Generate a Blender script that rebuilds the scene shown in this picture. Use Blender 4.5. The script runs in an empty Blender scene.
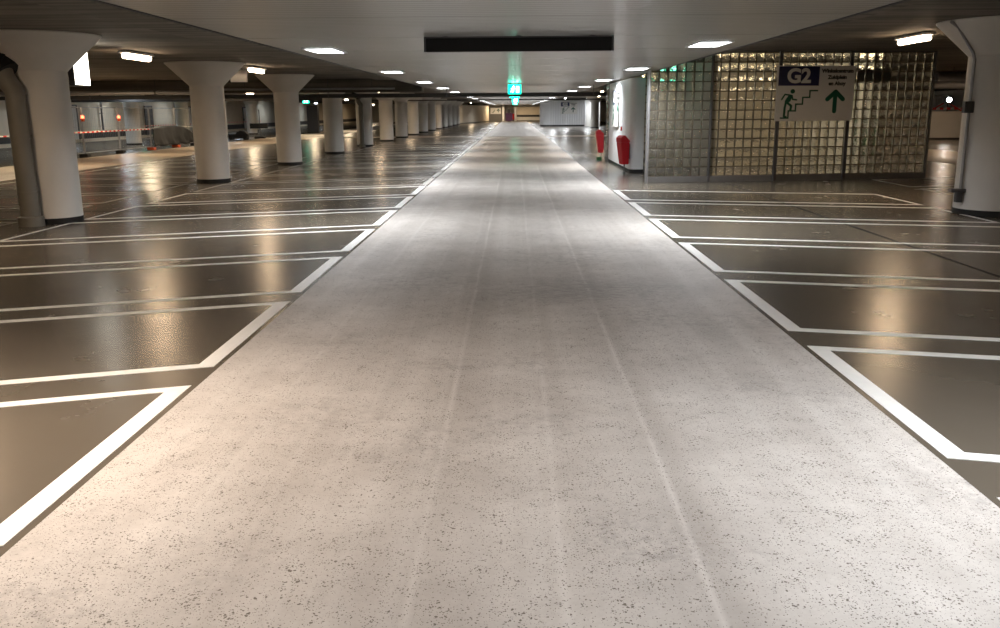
import bpy, bmesh, math, random
from mathutils import Vector, Matrix
random.seed(7)
PI = math.pi
SC = bpy.context.scene
COL = SC.collection

# ------------------------------------------------------------------ camera, world, exposure
cam_data = bpy.data.cameras.new('camera')
cam = bpy.data.objects.new('camera', cam_data); COL.objects.link(cam)
cam_data.sensor_fit = 'HORIZONTAL'; cam_data.sensor_width = 36.0
cam_data.lens = 880 * 36.0 / 1000.0
cam_data.clip_start = 0.05; cam_data.clip_end = 400
_p, _y, _r = math.radians(12.99), math.radians(0.98), math.radians(-0.40)
_f = Vector((-math.sin(_y) * math.cos(_p), math.cos(_y) * math.cos(_p), -math.sin(_p)))
_rt = Vector((math.cos(_y), math.sin(_y), 0)); _up = _rt.cross(_f)
_r2 = _rt * math.cos(_r) + _up * math.sin(_r); _u2 = -_rt * math.sin(_r) + _up * math.cos(_r)
_m = Matrix((_r2, _u2, -_f)).transposed().to_4x4(); _m.translation = (0, 0, 1.7)
cam.matrix_world = _m
SC.camera = cam

world = bpy.data.worlds.new('world'); SC.world = world; world.use_nodes = True
world.node_tree.nodes['Background'].inputs[0].default_value = (0.9, 0.95, 1, 1)
world.node_tree.nodes['Background'].inputs[1].default_value = 0.0

SC.view_settings.view_transform = 'Standard'; SC.view_settings.look = 'None'
SC.view_settings.gamma = 1; SC.view_settings.use_curve_mapping = False
SC.view_settings.exposure = 0.0
SC.cycles.use_denoising = True
SC.cycles.max_bounces = 8; SC.cycles.diffuse_bounces = 5; SC.cycles.glossy_bounces = 4
SC.cycles.transmission_bounces = 8
SC.cycles.caustics_reflective = False; SC.cycles.caustics_refractive = False
SC.cycles.sample_clamp_indirect = 4.0

LANE_LAMP = 14.0       # strength of the recessed panel lamps over the lane
LANE_WATT = 118.0      # light given by each recessed lamp
BATTEN = 26.0          # strength of the warm batten lamps over the bays
COOL = (0.95, 0.97, 1.0)
WARM = (1.0, 0.72, 0.46)

# ------------------------------------------------------------------ materials
MATS = {}
def nodes(name):
    m = bpy.data.materials.new(name); m.use_nodes = True
    nt = m.node_tree
    return m, nt, nt.nodes['Principled BSDF']
def N(nt, t, **kw):
    n = nt.nodes.new(t)
    for k, v in kw.items():
        if k in n.inputs: n.inputs[k].default_value = v
        else: setattr(n, k, v)
    return n
def noise(nt, vec, scale, detail=4, rough=.55):
    n = N(nt, 'ShaderNodeTexNoise'); n.inputs['Scale'].default_value = scale
    n.inputs['Detail'].default_value = detail; n.inputs['Roughness'].default_value = rough
    if vec is not None: nt.links.new(vec, n.inputs['Vector'])
    return n.outputs['Fac']
def ramp(nt, fac, stops):
    r = N(nt, 'ShaderNodeValToRGB'); e = r.color_ramp.elements
    while len(e) < len(stops): e.new(.5)
    for i, (p, c) in enumerate(stops):
        e[i].position = p; e[i].color = (c[0], c[1], c[2], 1) if hasattr(c, '__len__') else (c, c, c, 1)
    nt.links.new(fac, r.inputs[0]); return r.outputs[0]
def mapping(nt, scale=(1, 1, 1), loc=(0, 0, 0), rot=(0, 0, 0)):
    t = N(nt, 'ShaderNodeTexCoord'); m = N(nt, 'ShaderNodeMapping')
    m.inputs['Scale'].default_value = scale; m.inputs['Location'].default_value = loc; m.inputs['Rotation'].default_value = rot
    nt.links.new(t.outputs['Object'], m.inputs[0]); return m.outputs[0]
def mixc(nt, fac, a, b, mode='MIX'):
    n = N(nt, 'ShaderNodeMix'); n.data_type = 'RGBA'; n.blend_type = mode
    for s, v in ((0, fac), (6, a), (7, b)):
        if hasattr(v, 'links'): nt.links.new(v, n.inputs[s])
        elif hasattr(v, '__len__'): n.inputs[s].default_value = (*v[:3], 1)
        else: n.inputs[s].default_value = v
    return n.outputs[2]
def mth(nt, op, a, b=None, c=None):
    n = N(nt, 'ShaderNodeMath'); n.operation = op
    for i, v in enumerate((a, b, c)):
        if v is None: continue
        if hasattr(v, 'links'): nt.links.new(v, n.inputs[i])
        else: n.inputs[i].default_value = v
    return n.outputs[0]
def bump(nt, p, h, strength=.3, dist=.01):
    b = N(nt, 'ShaderNodeBump'); b.inputs['Strength'].default_value = strength; b.inputs['Distance'].default_value = dist
    nt.links.new(h, b.inputs['Height']); nt.links.new(b.outputs[0], p.inputs['Normal'])
def plain(name, c, rough=.5, metal=0., var=.12, scale=6., bmp=0.):
    m, nt, p = nodes(name)
    v = mapping(nt)
    col = mixc(nt, noise(nt, v, scale), tuple(x * (1 - var) for x in c), tuple(min(1, x * (1 + var)) for x in c))
    nt.links.new(col, p.inputs['Base Color'])
    p.inputs['Roughness'].default_value = rough; p.inputs['Metallic'].default_value = metal
    if bmp: bump(nt, p, noise(nt, v, scale * 12), bmp, .004)
    MATS[name] = m; return m
def glow(name, c, s):
    m, nt, p = nodes(name)
    p.inputs['Base Color'].default_value = (*c, 1); p.inputs['Emission Color'].default_value = (*c, 1)
    p.inputs['Emission Strength'].default_value = s
    if s > 10: m.cycles.emission_sampling = 'NONE'                 # the light itself comes from the lamp's area light
    MATS[name] = m; return m

plain('column_paint', (.76, .735, .695), .55, var=.08, scale=2.5, bmp=.25)
plain('black_rubber', (.006, .006, .007), .65)
plain('drain_grey', (.20, .185, .155), .5, var=.15, scale=3)
plain('zinc', (.36, .36, .37), .38, .6)
plain('steel_dark', (.10, .10, .105), .45, .5)
plain('beam_dark', (.035, .033, .033), .6)
plain('sign_white', (.78, .77, .74), .45, var=.03)
plain('sign_blue', (.012, .014, .075), .4, var=.03)
plain('sign_green', (.0, .085, .05), .45, var=.03)
plain('sign_ink', (.03, .035, .035), .5, var=.03)
plain('bin_red', (.50, .008, .016), .62, var=.06)
plain('white_metal', (.78, .79, .80), .35, var=.03)
plain('faint_line', (.26, .245, .215), .32, var=.15, scale=10)
plain('joint_tar', (.015, .013, .011), .95)
plain('worn_line', (.42, .41, .38), .4, var=.2, scale=10)
plain('lane_line', (.82, .82, .80), .45, var=.08, scale=14)
plain('tarp', (.012, .014, .018), .7, var=.3, scale=5)
plain('orange_block', (.6, .09, .02), .6)
plain('grout', (.10, .08, .052), .8, var=.2)
plain('sill_concrete', (.15, .145, .14), .7, var=.2, scale=8, bmp=.3)
plain('cream_wall', (.66, .58, .46), .6, var=.1, scale=1.2)
plain('white_wall', (.72, .70, .66), .6, var=.1, scale=.9)
plain('door_dark', (.055, .06, .075), .5)
plain('red_paint', (.5, .02, .02), .5)
plain('green_paint', (.015, .11, .03), .5)
plain('machine_purple', (.07, .03, .09), .45)
glow('lane_lamp', COOL, LANE_LAMP)
glow('batten_lamp', WARM, BATTEN)
glow('cool_lamp', (.82, .92, 1.0), 20)
glow('fill_lamp', (.92, .96, 1.0), 22)
glow('screen_lamp', (1.0, .83, .55), 14)
glow('bright_batten', (1.0, .80, .58), 20)
glow('lightbox', (1.0, .93, .80), 9)
glow('exit_green', (.0, .70, .45), 5.0)
glow('exit_white', (.65, 1.0, .88), 6)
glow('red_lamp', (1.0, .12, .05), 8)
glow('spot_white', (1.0, 1.0, 1.0), 40)

def mat_concrete():                                                 # board-marked soffit
    m, nt, p = nodes('soffit_concrete'); v = mapping(nt)
    a = ramp(nt, noise(nt, v, 1.4, 5), [(.3, (.085, .074, .06)), (.7, (.19, .168, .138))])
    st = noise(nt, mapping(nt, (.25, 5, 5)), 1.0, 3)
    c = mixc(nt, .5, a, ramp(nt, st, [(.35, (.04, .034, .028)), (.65, (.27, .24, .20))]))
    nt.links.new(c, p.inputs['Base Color']); p.inputs['Roughness'].default_value = .75
    bump(nt, p, noise(nt, v, 30), .3, .004); MATS['soffit'] = m
mat_concrete()

def mat_floor():                                                    # dark, sealed, glossy bay floor
    m, nt, p = nodes('bay_floor'); v = mapping(nt)
    big = noise(nt, v, .35, 5); fine = noise(nt, v, 2.6, 2, .5)
    c = mixc(nt, big, (.088, .073, .055), (.122, .105, .082))
    c = mixc(nt, mth(nt, 'MULTIPLY', fine, .3), c, (.135, .12, .098))
    # expansion joints: one along x=5, one across at y=15.6
    sx = N(nt, 'ShaderNodeSeparateXYZ'); tc = N(nt, 'ShaderNodeTexCoord'); nt.links.new(tc.outputs['Object'], sx.inputs[0])
    j1 = mth(nt, 'COMPARE', sx.outputs[0], 5.0, .022); j2 = mth(nt, 'COMPARE', sx.outputs[1], 15.62, .022)
    left = mth(nt, 'LESS_THAN', sx.outputs[0], -2.0)
    j = mth(nt, 'MAXIMUM', j1, mth(nt, 'MULTIPLY', j2, left))
    j = mth(nt, 'MAXIMUM', j, mth(nt, 'COMPARE', sx.outputs[1], 58.0, .03))
    c = mixc(nt, j, c, (.02, .018, .016))
    nt.links.new(c, p.inputs['Base Color'])
    r = N(nt, 'ShaderNodeMapRange'); r.inputs['To Min'].default_value = .22; r.inputs['To Max'].default_value = .30
    nt.links.new(noise(nt, v, 1.7, 5), r.inputs[0]); nt.links.new(r.outputs[0], p.inputs['Roughness'])
    p.inputs['IOR'].default_value = 1.5
    MATS['floor'] = m
mat_floor()

def mat_lane():                                                     # pale exposed-aggregate lane
    m, nt, p = nodes('lane_concrete')
    tc = N(nt, 'ShaderNodeTexCoord'); sx = N(nt, 'ShaderNodeSeparateXYZ'); nt.links.new(tc.outputs['Object'], sx.inputs[0])
    X, Y = sx.outputs[0], sx.outputs[1]
    v = mapping(nt)
    base = ramp(nt, noise(nt, v, 1.1, 6, .62), [(.32, (.47, .44, .41)), (.68, (.73, .70, .665))])
    base = mixc(nt, ramp(nt, noise(nt, mapping(nt, (2.2, .06, 1)), 1.0, 3), [(.35, 0), (.7, .55)]), base, (.36, .335, .31))
    base = mixc(nt, ramp(nt, noise(nt, mapping(nt, (5.5, .035, 1), (3, 1, 0)), 1.0, 2), [(.5, 0), (.68, .40)]), base, (.66, .64, .61))
    base = mixc(nt, mth(nt, 'MULTIPLY', noise(nt, v, 38, 5, .75), .52), base, (.30, .27, .245))
    # pale scratches that run along the lane, one for each rib of the surface
    wob = mth(nt, 'MULTIPLY', mth(nt, 'SUBTRACT', noise(nt, mapping(nt, (.2, .5, 1)), 1.0, 4), .5), .05)
    xs = mth(nt, 'ADD', X, wob)
    fade = ramp(nt, noise(nt, mapping(nt, (1.5, .35, 1), (0, 2, 0)), 1.0, 4, .7), [(.32, .15), (.60, 1)])
    for x0, a in ((-1.41, .16), (-.84, .10), (-.38, .34), (.18, .24), (.71, .42), (1.26, .10)):
        d = mth(nt, 'ABSOLUTE', mth(nt, 'SUBTRACT', xs, x0))
        f = mth(nt, 'MULTIPLY', mth(nt, 'SUBTRACT', 1.0, mth(nt, 'MINIMUM', mth(nt, 'DIVIDE', d, .026), 1.0)), mth(nt, 'MULTIPLY', a, fade))
        base = mixc(nt, f, base, (.80, .78, .75))
        d2 = mth(nt, 'ABSOLUTE', mth(nt, 'SUBTRACT', xs, x0 + .07))
        f2 = mth(nt, 'MULTIPLY', mth(nt, 'SUBTRACT', 1.0, mth(nt, 'MINIMUM', mth(nt, 'DIVIDE', d2, .09), 1.0)), a * .55)
        base = mixc(nt, f2, base, (.30, .27, .24))
    # dark pits, clustered
    for sc, th, dens in ((55, .21, 1.15), (110, .24, 1.2), (26, .13, .62)):
        vo = N(nt, 'ShaderNodeTexVoronoi'); vo.inputs['Scale'].default_value = sc
        warp = N(nt, 'ShaderNodeVectorMath'); warp.operation = 'ADD'
        nz = N(nt, 'ShaderNodeTexNoise'); nz.inputs['Scale'].default_value = 60; nt.links.new(v, nz.inputs['Vector'])
        scl = N(nt, 'ShaderNodeVectorMath'); scl.operation = 'SCALE'; scl.inputs[3].default_value = .02
        nt.links.new(nz.outputs['Color'], scl.inputs[0]); nt.links.new(v, warp.inputs[0]); nt.links.new(scl.outputs[0], warp.inputs[1])
        nt.links.new(warp.outputs[0], vo.inputs['Vector'])
        spot = mth(nt, 'LESS_THAN', vo.outputs['Distance'], mth(nt, 'MULTIPLY', noise(nt, v, 9, 3), th * 2.1))
        sep = N(nt, 'ShaderNodeSeparateColor'); nt.links.new(vo.outputs['Color'], sep.inputs[0])
        pick = mth(nt, 'LESS_THAN', sep.outputs[0], mth(nt, 'MULTIPLY', noise(nt, v, .9, 3), dens))
        f = mth(nt, 'MULTIPLY', mth(nt, 'MULTIPLY', spot, pick), .95)
        base = mixc(nt, f, base, (.115, .095, .075))
    # scuffed dark patches
    pa = ramp(nt, noise(nt, mapping(nt, (.45, .55, 1), (0, .4, 0)), 1.3, 3), [(.50, 0), (.62, 1)])
    pb = ramp(nt, noise(nt, mapping(nt, (6, 5, 1)), 2.0, 7, .8), [(.46, 0), (.62, .55)])
    base = mixc(nt, mth(nt, 'MULTIPLY', pa, pb), base, (.23, .21, .20))
    # darker worn area around the middle of the lane, eight metres on
    dx = mth(nt, 'DIVIDE', mth(nt, 'SUBTRACT', X, .75), 1.3); dy = mth(nt, 'DIVIDE', mth(nt, 'SUBTRACT', Y, 8.4), .8)
    dd = mth(nt, 'ADD', mth(nt, 'MULTIPLY', dx, dx), mth(nt, 'MULTIPLY', dy, dy))
    bl = mth(nt, 'MAXIMUM', mth(nt, 'SUBTRACT', 1.0, dd), 0.0)
    base = mixc(nt, mth(nt, 'MULTIPLY', bl, ramp(nt, noise(nt, mapping(nt, (4, 8, 1)), 2.2, 6, .8), [(.42, .1), (.60, .9)])), base, (.27, .25, .24))
    # cast joint across the lane, and a glossy far stretch, warm lamplight painted brown
    base = mixc(nt, mth(nt, 'MULTIPLY', mth(nt, 'COMPARE', Y, 15.62, .03), .35), base, (.2, .18, .16))
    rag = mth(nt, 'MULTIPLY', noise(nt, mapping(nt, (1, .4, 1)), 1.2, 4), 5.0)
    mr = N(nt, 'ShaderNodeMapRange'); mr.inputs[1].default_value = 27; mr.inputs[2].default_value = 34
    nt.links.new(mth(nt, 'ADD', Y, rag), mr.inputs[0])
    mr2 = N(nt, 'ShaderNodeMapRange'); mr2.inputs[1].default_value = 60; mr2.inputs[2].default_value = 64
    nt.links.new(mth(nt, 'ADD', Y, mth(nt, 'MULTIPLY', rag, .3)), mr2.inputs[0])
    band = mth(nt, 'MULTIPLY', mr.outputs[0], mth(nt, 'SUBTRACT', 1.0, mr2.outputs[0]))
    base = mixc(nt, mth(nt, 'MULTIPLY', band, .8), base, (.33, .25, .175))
    nt.links.new(base, p.inputs['Base Color'])
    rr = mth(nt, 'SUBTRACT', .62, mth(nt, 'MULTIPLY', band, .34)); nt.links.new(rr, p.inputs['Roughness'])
    bump(nt, p, noise(nt, v, 55, 4), .25, .004)
    MATS['lane'] = m
mat_lane()

def mat_slats():                                                    # white metal slat ceiling, slats run across
    m, nt, p = nodes('slat_ceiling')
    tc = N(nt, 'ShaderNodeTexCoord'); sx = N(nt, 'ShaderNodeSeparateXYZ'); nt.links.new(tc.outputs['Object'], sx.inputs[0])
    fr = mth(nt, 'FRACT', mth(nt, 'DIVIDE', sx.outputs[1], .15))
    gr = mth(nt, 'LESS_THAN', fr, .10)
    fr2 = mth(nt, 'FRACT', mth(nt, 'DIVIDE', mth(nt, 'ADD', sx.outputs[1], .6), 2.4))
    g2 = mth(nt, 'LESS_THAN', fr2, .012)
    c = mixc(nt, mth(nt, 'MULTIPLY', gr, .45), mixc(nt, noise(nt, mapping(nt, (1, 1, 1)), .8), (.60, .595, .585), (.70, .695, .685)), (.2, .195, .19))
    c = mixc(nt, mth(nt, 'MULTIPLY', g2, .5), c, (.10, .10, .10))
    nt.links.new(c, p.inputs['Base Color'])
    p.inputs['Roughness'].default_value = .24; p.inputs['Metallic'].default_value = .35
    s = mth(nt, 'SINE', mth(nt, 'MULTIPLY', fr, PI))
    bump(nt, p, s, .45, .012)
    MATS['slats'] = m
mat_slats()

def mat_glassblock():
    m, nt, p = nodes('glass_block')
    v = mapping(nt)
    p.inputs['Base Color'].default_value = (.90, .88, .79, 1)
    p.inputs['Transmission Weight'].default_value = .93
    p.inputs['Roughness'].default_value = .10; p.inputs['IOR'].default_value = 1.25
    bump(nt, p, noise(nt, v, 16, 2), .55, .03)
    MATS['glass_block'] = m
mat_glassblock()

def mat_ribbed():
    m, nt, p = nodes('ribbed_white_cladding')
    c = mixc(nt, noise(nt, mapping(nt), 1.5), (.74, .75, .77), (.80, .80, .81)); nt.links.new(c, p.inputs['Base Color'])
    p.inputs['Roughness'].default_value = .4; MATS['ribbed'] = m
mat_ribbed()

def mat_tape():
    m, nt, p = nodes('red_white_tape')
    tc = N(nt, 'ShaderNodeTexCoord'); sx = N(nt, 'ShaderNodeSeparateXYZ'); nt.links.new(tc.outputs['Object'], sx.inputs[0])
    f = mth(nt, 'LESS_THAN', mth(nt, 'FRACT', mth(nt, 'MULTIPLY', mth(nt, 'ADD', sx.outputs[0], sx.outputs[1]), 2.5)), .5)
    nt.links.new(mixc(nt, f, (.8, .75, .72), (.75, .04, .03)), p.inputs['Base Color']); MATS['tape'] = m
mat_tape()

# ------------------------------------------------------------------ mesh helpers
def obj(name, bm, mat, parent=None, smooth=False):
    me = bpy.data.meshes.new(name)
    bmesh.ops.recalc_face_normals(bm, faces=bm.faces[:])
    if smooth:
        for f in bm.faces: f.smooth = True
        for e in bm.edges:
            if len(e.link_faces) == 2 and e.calc_face_angle(0) > .6: e.smooth = False
    bm.to_mesh(me); bm.free()
    me.materials.append(MATS[mat] if isinstance(mat, str) else mat)
    o = bpy.data.objects.new(name, me); COL.objects.link(o)
    if parent: o.parent = parent
    return o
def B(): return bmesh.new()
def box(bm, x0, x1, y0, y1, z0, z1, bev=0.0, M=None):
    r = bmesh.ops.create_cube(bm, size=1)
    vs = r['verts']
    for v in vs: v.co = Vector(((x0 + x1) / 2 + v.co.x * (x1 - x0), (y0 + y1) / 2 + v.co.y * (y1 - y0), (z0 + z1) / 2 + v.co.z * (z1 - z0)))
    if bev:
        es = list({e for v in vs for e in v.link_edges})
        r = bmesh.ops.bevel(bm, geom=es, offset=bev, segments=2, affect='EDGES', profile=.5)
        vs = r['verts']
    if M is not None:
        for v in vs: v.co = M @ v.co
    return vs
def lathe(bm, prof, n=40, c=(0, 0)):
    rings = []
    for r, z in prof:
        rings.append([bm.verts.new((c[0] + r * math.cos(2 * PI * i / n), c[1] + r * math.sin(2 * PI * i / n), z)) for i in range(n)])
    for a, b in zip(rings, rings[1:]):
        for i in range(n): bm.faces.new((a[i], a[(i + 1) % n], b[(i + 1) % n], b[i]))
    bm.faces.new(rings[0][::-1]); bm.faces.new(rings[-1])
def tube(bm, pts, r, n=12, cap=True):
    pts = [Vector(p) for p in pts]; rings = []; prev = None
    for i, p in enumerate(pts):
        if i == 0: d = pts[1] - p
        elif i == len(pts) - 1: d = p - pts[i - 1]
        else: d = (pts[i + 1] - p).normalized() + (p - pts[i - 1]).normalized()
        d.normalize()
        if prev is None:
            a = d.orthogonal().normalized()
        else:
            a = (prev - d * prev.dot(d)).normalized()
        prev = a; b = d.cross(a)
        rad = r[i] if hasattr(r, '__len__') else r
        rings.append([bm.verts.new(p + (a * math.cos(2 * PI * k / n) + b * math.sin(2 * PI * k / n)) * rad) for k in range(n)])
    for a, b in zip(rings, rings[1:]):
        for i in range(n): bm.faces.new((a[i], a[(i + 1) % n], b[(i + 1) % n], b[i]))
    if cap: bm.faces.new(rings[0][::-1]); bm.faces.new(rings[-1])
def prism(bm, poly, y0, y1):                                        # outline in x,z extruded along y
    a = [bm.verts.new((x, y0, z)) for x, z in poly]; b = [bm.verts.new((x, y1, z)) for x, z in poly]
    n = len(poly); bm.faces.new(a); bm.faces.new(b[::-1])
    for i in range(n): bm.faces.new((a[i], b[i], b[(i + 1) % n], a[(i + 1) % n]))
def flat(bm, poly, z0, z1):                                         # outline in x,y extruded up
    a = [bm.verts.new((x, y, z0)) for x, y in poly]; b = [bm.verts.new((x, y, z1)) for x, y in poly]
    n = len(poly); bm.faces.new(a[::-1]); bm.faces.new(b)
    for i in range(n): bm.faces.new((a[i], a[(i + 1) % n], b[(i + 1) % n], b[i]))
def stroke(bm, pts, w, y0, y1, rnd=True):                           # thick flat line in x,z
    for (xa, za), (xb, zb) in zip(pts, pts[1:]):
        d = Vector((xb - xa, zb - za)); L = d.length; d /= L; nrm = Vector((-d.y, d.x)) * w / 2
        if rnd:
            poly = []
            a0 = math.atan2(nrm.y, nrm.x)
            for k in range(9): poly.append((xa + w / 2 * math.cos(a0 + PI * k / 8), za + w / 2 * math.sin(a0 + PI * k / 8)))
            for k in range(9): poly.append((xb + w / 2 * math.cos(a0 + PI + PI * k / 8), zb + w / 2 * math.sin(a0 + PI + PI * k / 8)))
        else:
            e = d * w / 2
            poly = [(xa - e.x + nrm.x, za - e.y + nrm.y), (xa - e.x - nrm.x, za - e.y - nrm.y), (xb + e.x - nrm.x, zb + e.y - nrm.y), (xb + e.x + nrm.x, zb + e.y + nrm.y)]
        prism(bm, poly, y0, y1)
def tag(o, label, cat, group=None, kind=None):
    o['label'] = label; o['category'] = cat
    if group: o['group'] = group
    if kind: o['kind'] = kind
    return o
def thing(name, label, cat, loc=(0, 0, 0), rz=0, group=None):
    o = bpy.data.objects.new(name, None); COL.objects.link(o)
    o.location = loc; o.rotation_euler = (0, 0, rz)
    return tag(o, label, cat, group)
def struct(name, bm, mat, smooth=False):
    o = obj(name, bm, mat, None, smooth); o['kind'] = 'structure'; return o
def dup(root, loc, label, rz=None):
    def cp(o, parent):
        c = o.copy(); COL.objects.link(c)
        if parent: c.parent = parent
        for ch in kids[o.name]: cp(ch, c)
        return c
    kids = {}
    def walk(o):
        kids[o.name] = list(o.children)
        for c in kids[o.name]: walk(c)
    walk(root)
    r = cp(root, None); r.location = loc; r['label'] = label
    if rz is not None: r.rotation_euler = (0, 0, rz)
    return r
def ordinal(n):
    return ['first', 'second', 'third', 'fourth', 'fifth', 'sixth', 'seventh', 'eighth', 'ninth', 'tenth', 'eleventh', 'twelfth', 'thirteenth',
            'fourteenth', 'fifteenth', 'sixteenth', 'seventeenth', 'eighteenth', 'nineteenth', 'twentieth'][n]

# ------------------------------------------------------------------ the setting
XL, XR = -2.07, 2.15
SOFFIT, PANEL, SR = 2.90, 2.60, 3.03       # concrete soffit on the left, slat ceiling, soffit on the right
Y0, Y1 = -14, 152
WL, WR = -26.6, 34.0
b = B(); box(b, WL - .3, WR + .3, Y0 - .3, Y1 + .3, -.3, 0); struct('floor', b, 'floor')
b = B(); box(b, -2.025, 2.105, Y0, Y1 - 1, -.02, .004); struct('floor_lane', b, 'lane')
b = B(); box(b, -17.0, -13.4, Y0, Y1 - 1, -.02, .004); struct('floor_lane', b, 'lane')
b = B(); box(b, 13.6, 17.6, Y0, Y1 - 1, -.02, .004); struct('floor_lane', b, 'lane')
b = B(); box(b, WL - .3, 0, Y0 - .3, Y1 + .3, SOFFIT, 3.33); struct('ceiling', b, 'soffit')
b = B(); box(b, 0, WR + .3, Y0 - .3, Y1 + .3, SR, 3.33); struct('ceiling', b, 'soffit')
b = B(); box(b, -3.38, 3.33, Y0, 140, PANEL, PANEL + .05, .0)
o = struct('ceiling_slats', b, 'slats')
b = B()
box(b, -3.42, -3.38, Y0, 140, PANEL - .01, PANEL + .10); box(b, 3.33, 3.37, Y0, 140, PANEL - .01, PANEL + .10)
struct('trim_1', b, 'beam_dark')
b = B(); box(b, WL - .3, WL, Y0, Y1, 0, SOFFIT); struct('wall_left', b, 'cream_wall')
b = B(); box(b, WL, WL + .04, Y0, Y1, .20, .62); struct('trim_2', b, 'beam_dark')
b = B(); box(b, WL, WL + .12, Y0, Y1, 0, .19, .01); struct('baseboard_left', b, 'cream_wall')
b = B(); box(b, WR, WR + .3, Y0, Y1, 0, SR); struct('wall_right', b, 'white_wall')
b = B(); box(b, WL - .3, WR + .3, Y0 - .3, Y0, 0, SR); struct('wall_behind', b, 'white_wall')
b = B(); box(b, WL - .3, WR + .3, Y1, Y1 + .3, 0, SR); struct('wall_front', b, 'white_wall')
# shallow beams under the soffit on both sides of the lane
for y in (33.9,):
    for x0, x1, zt in ((WL, -3.42, SOFFIT), (3.37, WR, SR)):
        b = B(); box(b, x0, x1, y - .25, y + .35, 2.42, zt, .02); struct('ceiling_beam', b, 'soffit')
for x, zt in ((-4.75, SOFFIT), (4.70, SR)):                                             # low downstand that runs beside the slat ceiling
    b = B(); box(b, x - .35, x + .35, Y0, 140, zt - .06, zt, .03); struct('ceiling_beam', b, 'soffit')

# dark expansion joints in the bay floor
b = B(); box(b, 4.975, 5.025, -4, 21.1, -.02, .0022); struct('trim_5', b, 'joint_tar')
b = B(); box(b, -14, -2.03, 15.60, 15.65, -.02, .0022); struct('trim_6', b, 'joint_tar')

# ------------------------------------------------------------------ painted bay outlines
LW = .12; TAN_L, TAN_R = math.tan(math.radians(17.9)), math.tan(math.radians(13.3))
def bay(xn, xf, ya, yb, t, w=LW, s=.10):
    # xn edge by the lane, xf far edge; the side lines slope towards the viewer by t
    sg = -1 if xf < xn else 1; L = abs(xf - xn); b = B()
    def P(d, y): return (xn + sg * d, y - t * d)
    flat(b, [P(0, ya), P(w, ya), P(w, yb), P(0, yb)], .0, .0035)
    flat(b, [P(w, ya), P(L, ya), P(L, ya + s), P(w, ya + s)], .0, .0035)
    flat(b, [P(w, yb - s), P(L, yb - s), P(L, yb), P(w, yb)], .0, .0035)
    flat(b, [P(L - .06, ya + s), P(L, ya + s), P(L, yb - s), P(L - .06, yb - s)], .0, .0035)
    return b
for k in range(-3, 18):
    ya = 5.78 + 2.556 * k; yb = ya + 2.13
    o = obj('parking_bay_marking', bay(XL, -7.12, ya, yb, TAN_L), 'lane_line' if k < 6 else 'worn_line')
    n = k + 1
    if n < 0: lab = 'white painted bay outline left of the lane, below the picture edge'
    else: lab = 'white painted parking bay outline left of the pale lane, %s from the viewer' % ordinal(n)
    tag(o, lab, 'road marking', 'white bay outlines along the left side of the lane')
for k in range(-3, 6):
    ya = 4.14 + 2.61 * k; yb = ya + 2.15
    o = obj('parking_bay_marking', bay(XR, 7.35, ya, yb, TAN_R), 'lane_line')
    n = k + 1
    lab = 'white painted parking bay outline right of the pale lane, %s from the viewer' % ordinal(n) if n >= 0 else 'white painted bay outline right of the lane, below the picture edge'
    tag(o, lab, 'road marking', 'white bay outlines along the right side of the lane')
for k in range(0, 10):
    ya = 9.5 + 2.556 * k; yb = ya + 2.13
    o = obj('parking_bay_marking', bay(-12.9, -8.02, ya - 1.65, yb - 1.65, -TAN_L), 'worn_line')
    tag(o, 'white painted bay outline beyond the left column row, %s from the near end' % ordinal(k), 'road marking', 'white bay outlines beyond the left columns')
for k in range(0, 4):
    ya = 13.0 + 2.61 * k; yb = ya + 2.15
    o = obj('parking_bay_marking', bay(13.4, 8.75, ya, yb, TAN_R, s=.09), 'worn_line')
    tag(o, 'white painted bay outline beyond the right column, %s from the near end' % ordinal(k), 'road marking', 'white bay outlines beyond the right column')
# thin edge lines of the far stretch
for x, y0_, y1_, lab in ((2.10, 31.5, 57.5, 'thin white edge line on right of lane past the white kiosk wall'), (2.10, 63.5, 140, 'thin white edge line right of lane beyond the cross aisle'),
                         (-2.02, 63.5, 140, 'thin white edge line left of lane beyond the cross aisle')):
    b = B(); flat(b, [(x, y0_), (x + .07, y0_), (x + .07, y1_), (x, y1_)], .0, .0065)
    tag(obj('lane_edge_marking', b, 'worn_line'), lab, 'road marking')
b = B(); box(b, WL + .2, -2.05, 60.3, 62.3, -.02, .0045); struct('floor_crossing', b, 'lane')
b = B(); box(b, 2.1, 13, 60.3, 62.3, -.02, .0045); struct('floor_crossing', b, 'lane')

# ------------------------------------------------------------------ columns
def column(loc, label, R=.41, cap=.95, zn=2.38, group='round white columns', top=SOFFIT):
    t = thing('concrete_column', label, 'column', loc, 0, group)
    b = B(); lathe(b, [(R, .09), (R, zn)], 48); obj('shaft', b, 'column_paint', t, True)
    b = B(); lathe(b, [(R + .006, zn), (R + .02, zn + .02), (cap, top - .02), (cap, top - .002)], 48); obj('capital', b, 'column_paint', t, True)
    b = B(); lathe(b, [(R + .004, 0), (R + .004, .09)], 48); obj('base_band', b, 'black_rubber', t, True)
    return t
CY = [14.15, 22.35, 29.8, 37.5, 45.3, 53.1, 60.2, 67.3, 74.6, 82.0, 89.5, 97, 104.5, 112, 119.5]
CX = [-7.43, -7.60, -7.52] + [-7.55] * 12
ref = None
for i, (x, y) in enumerate(zip(CX, CY)):
    if i == 0: lab = 'nearest white flared column on left, thick grey drain pipe down its side'
    else: lab = 'white round column in the row left of the lane, %s away from viewer' % ordinal(i)
    if ref is None: ref = column((x, y, 0), lab, R=.405, zn=2.35, group='columns in the row left of the lane')
    else: dup(ref, (x, y, 0), lab)
rc = column((7.84, 14.65, 0), 'broad white flared column at right picture edge with grey conduit', R=.56, cap=1.08, zn=2.50, group=None, top=SR)
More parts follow.
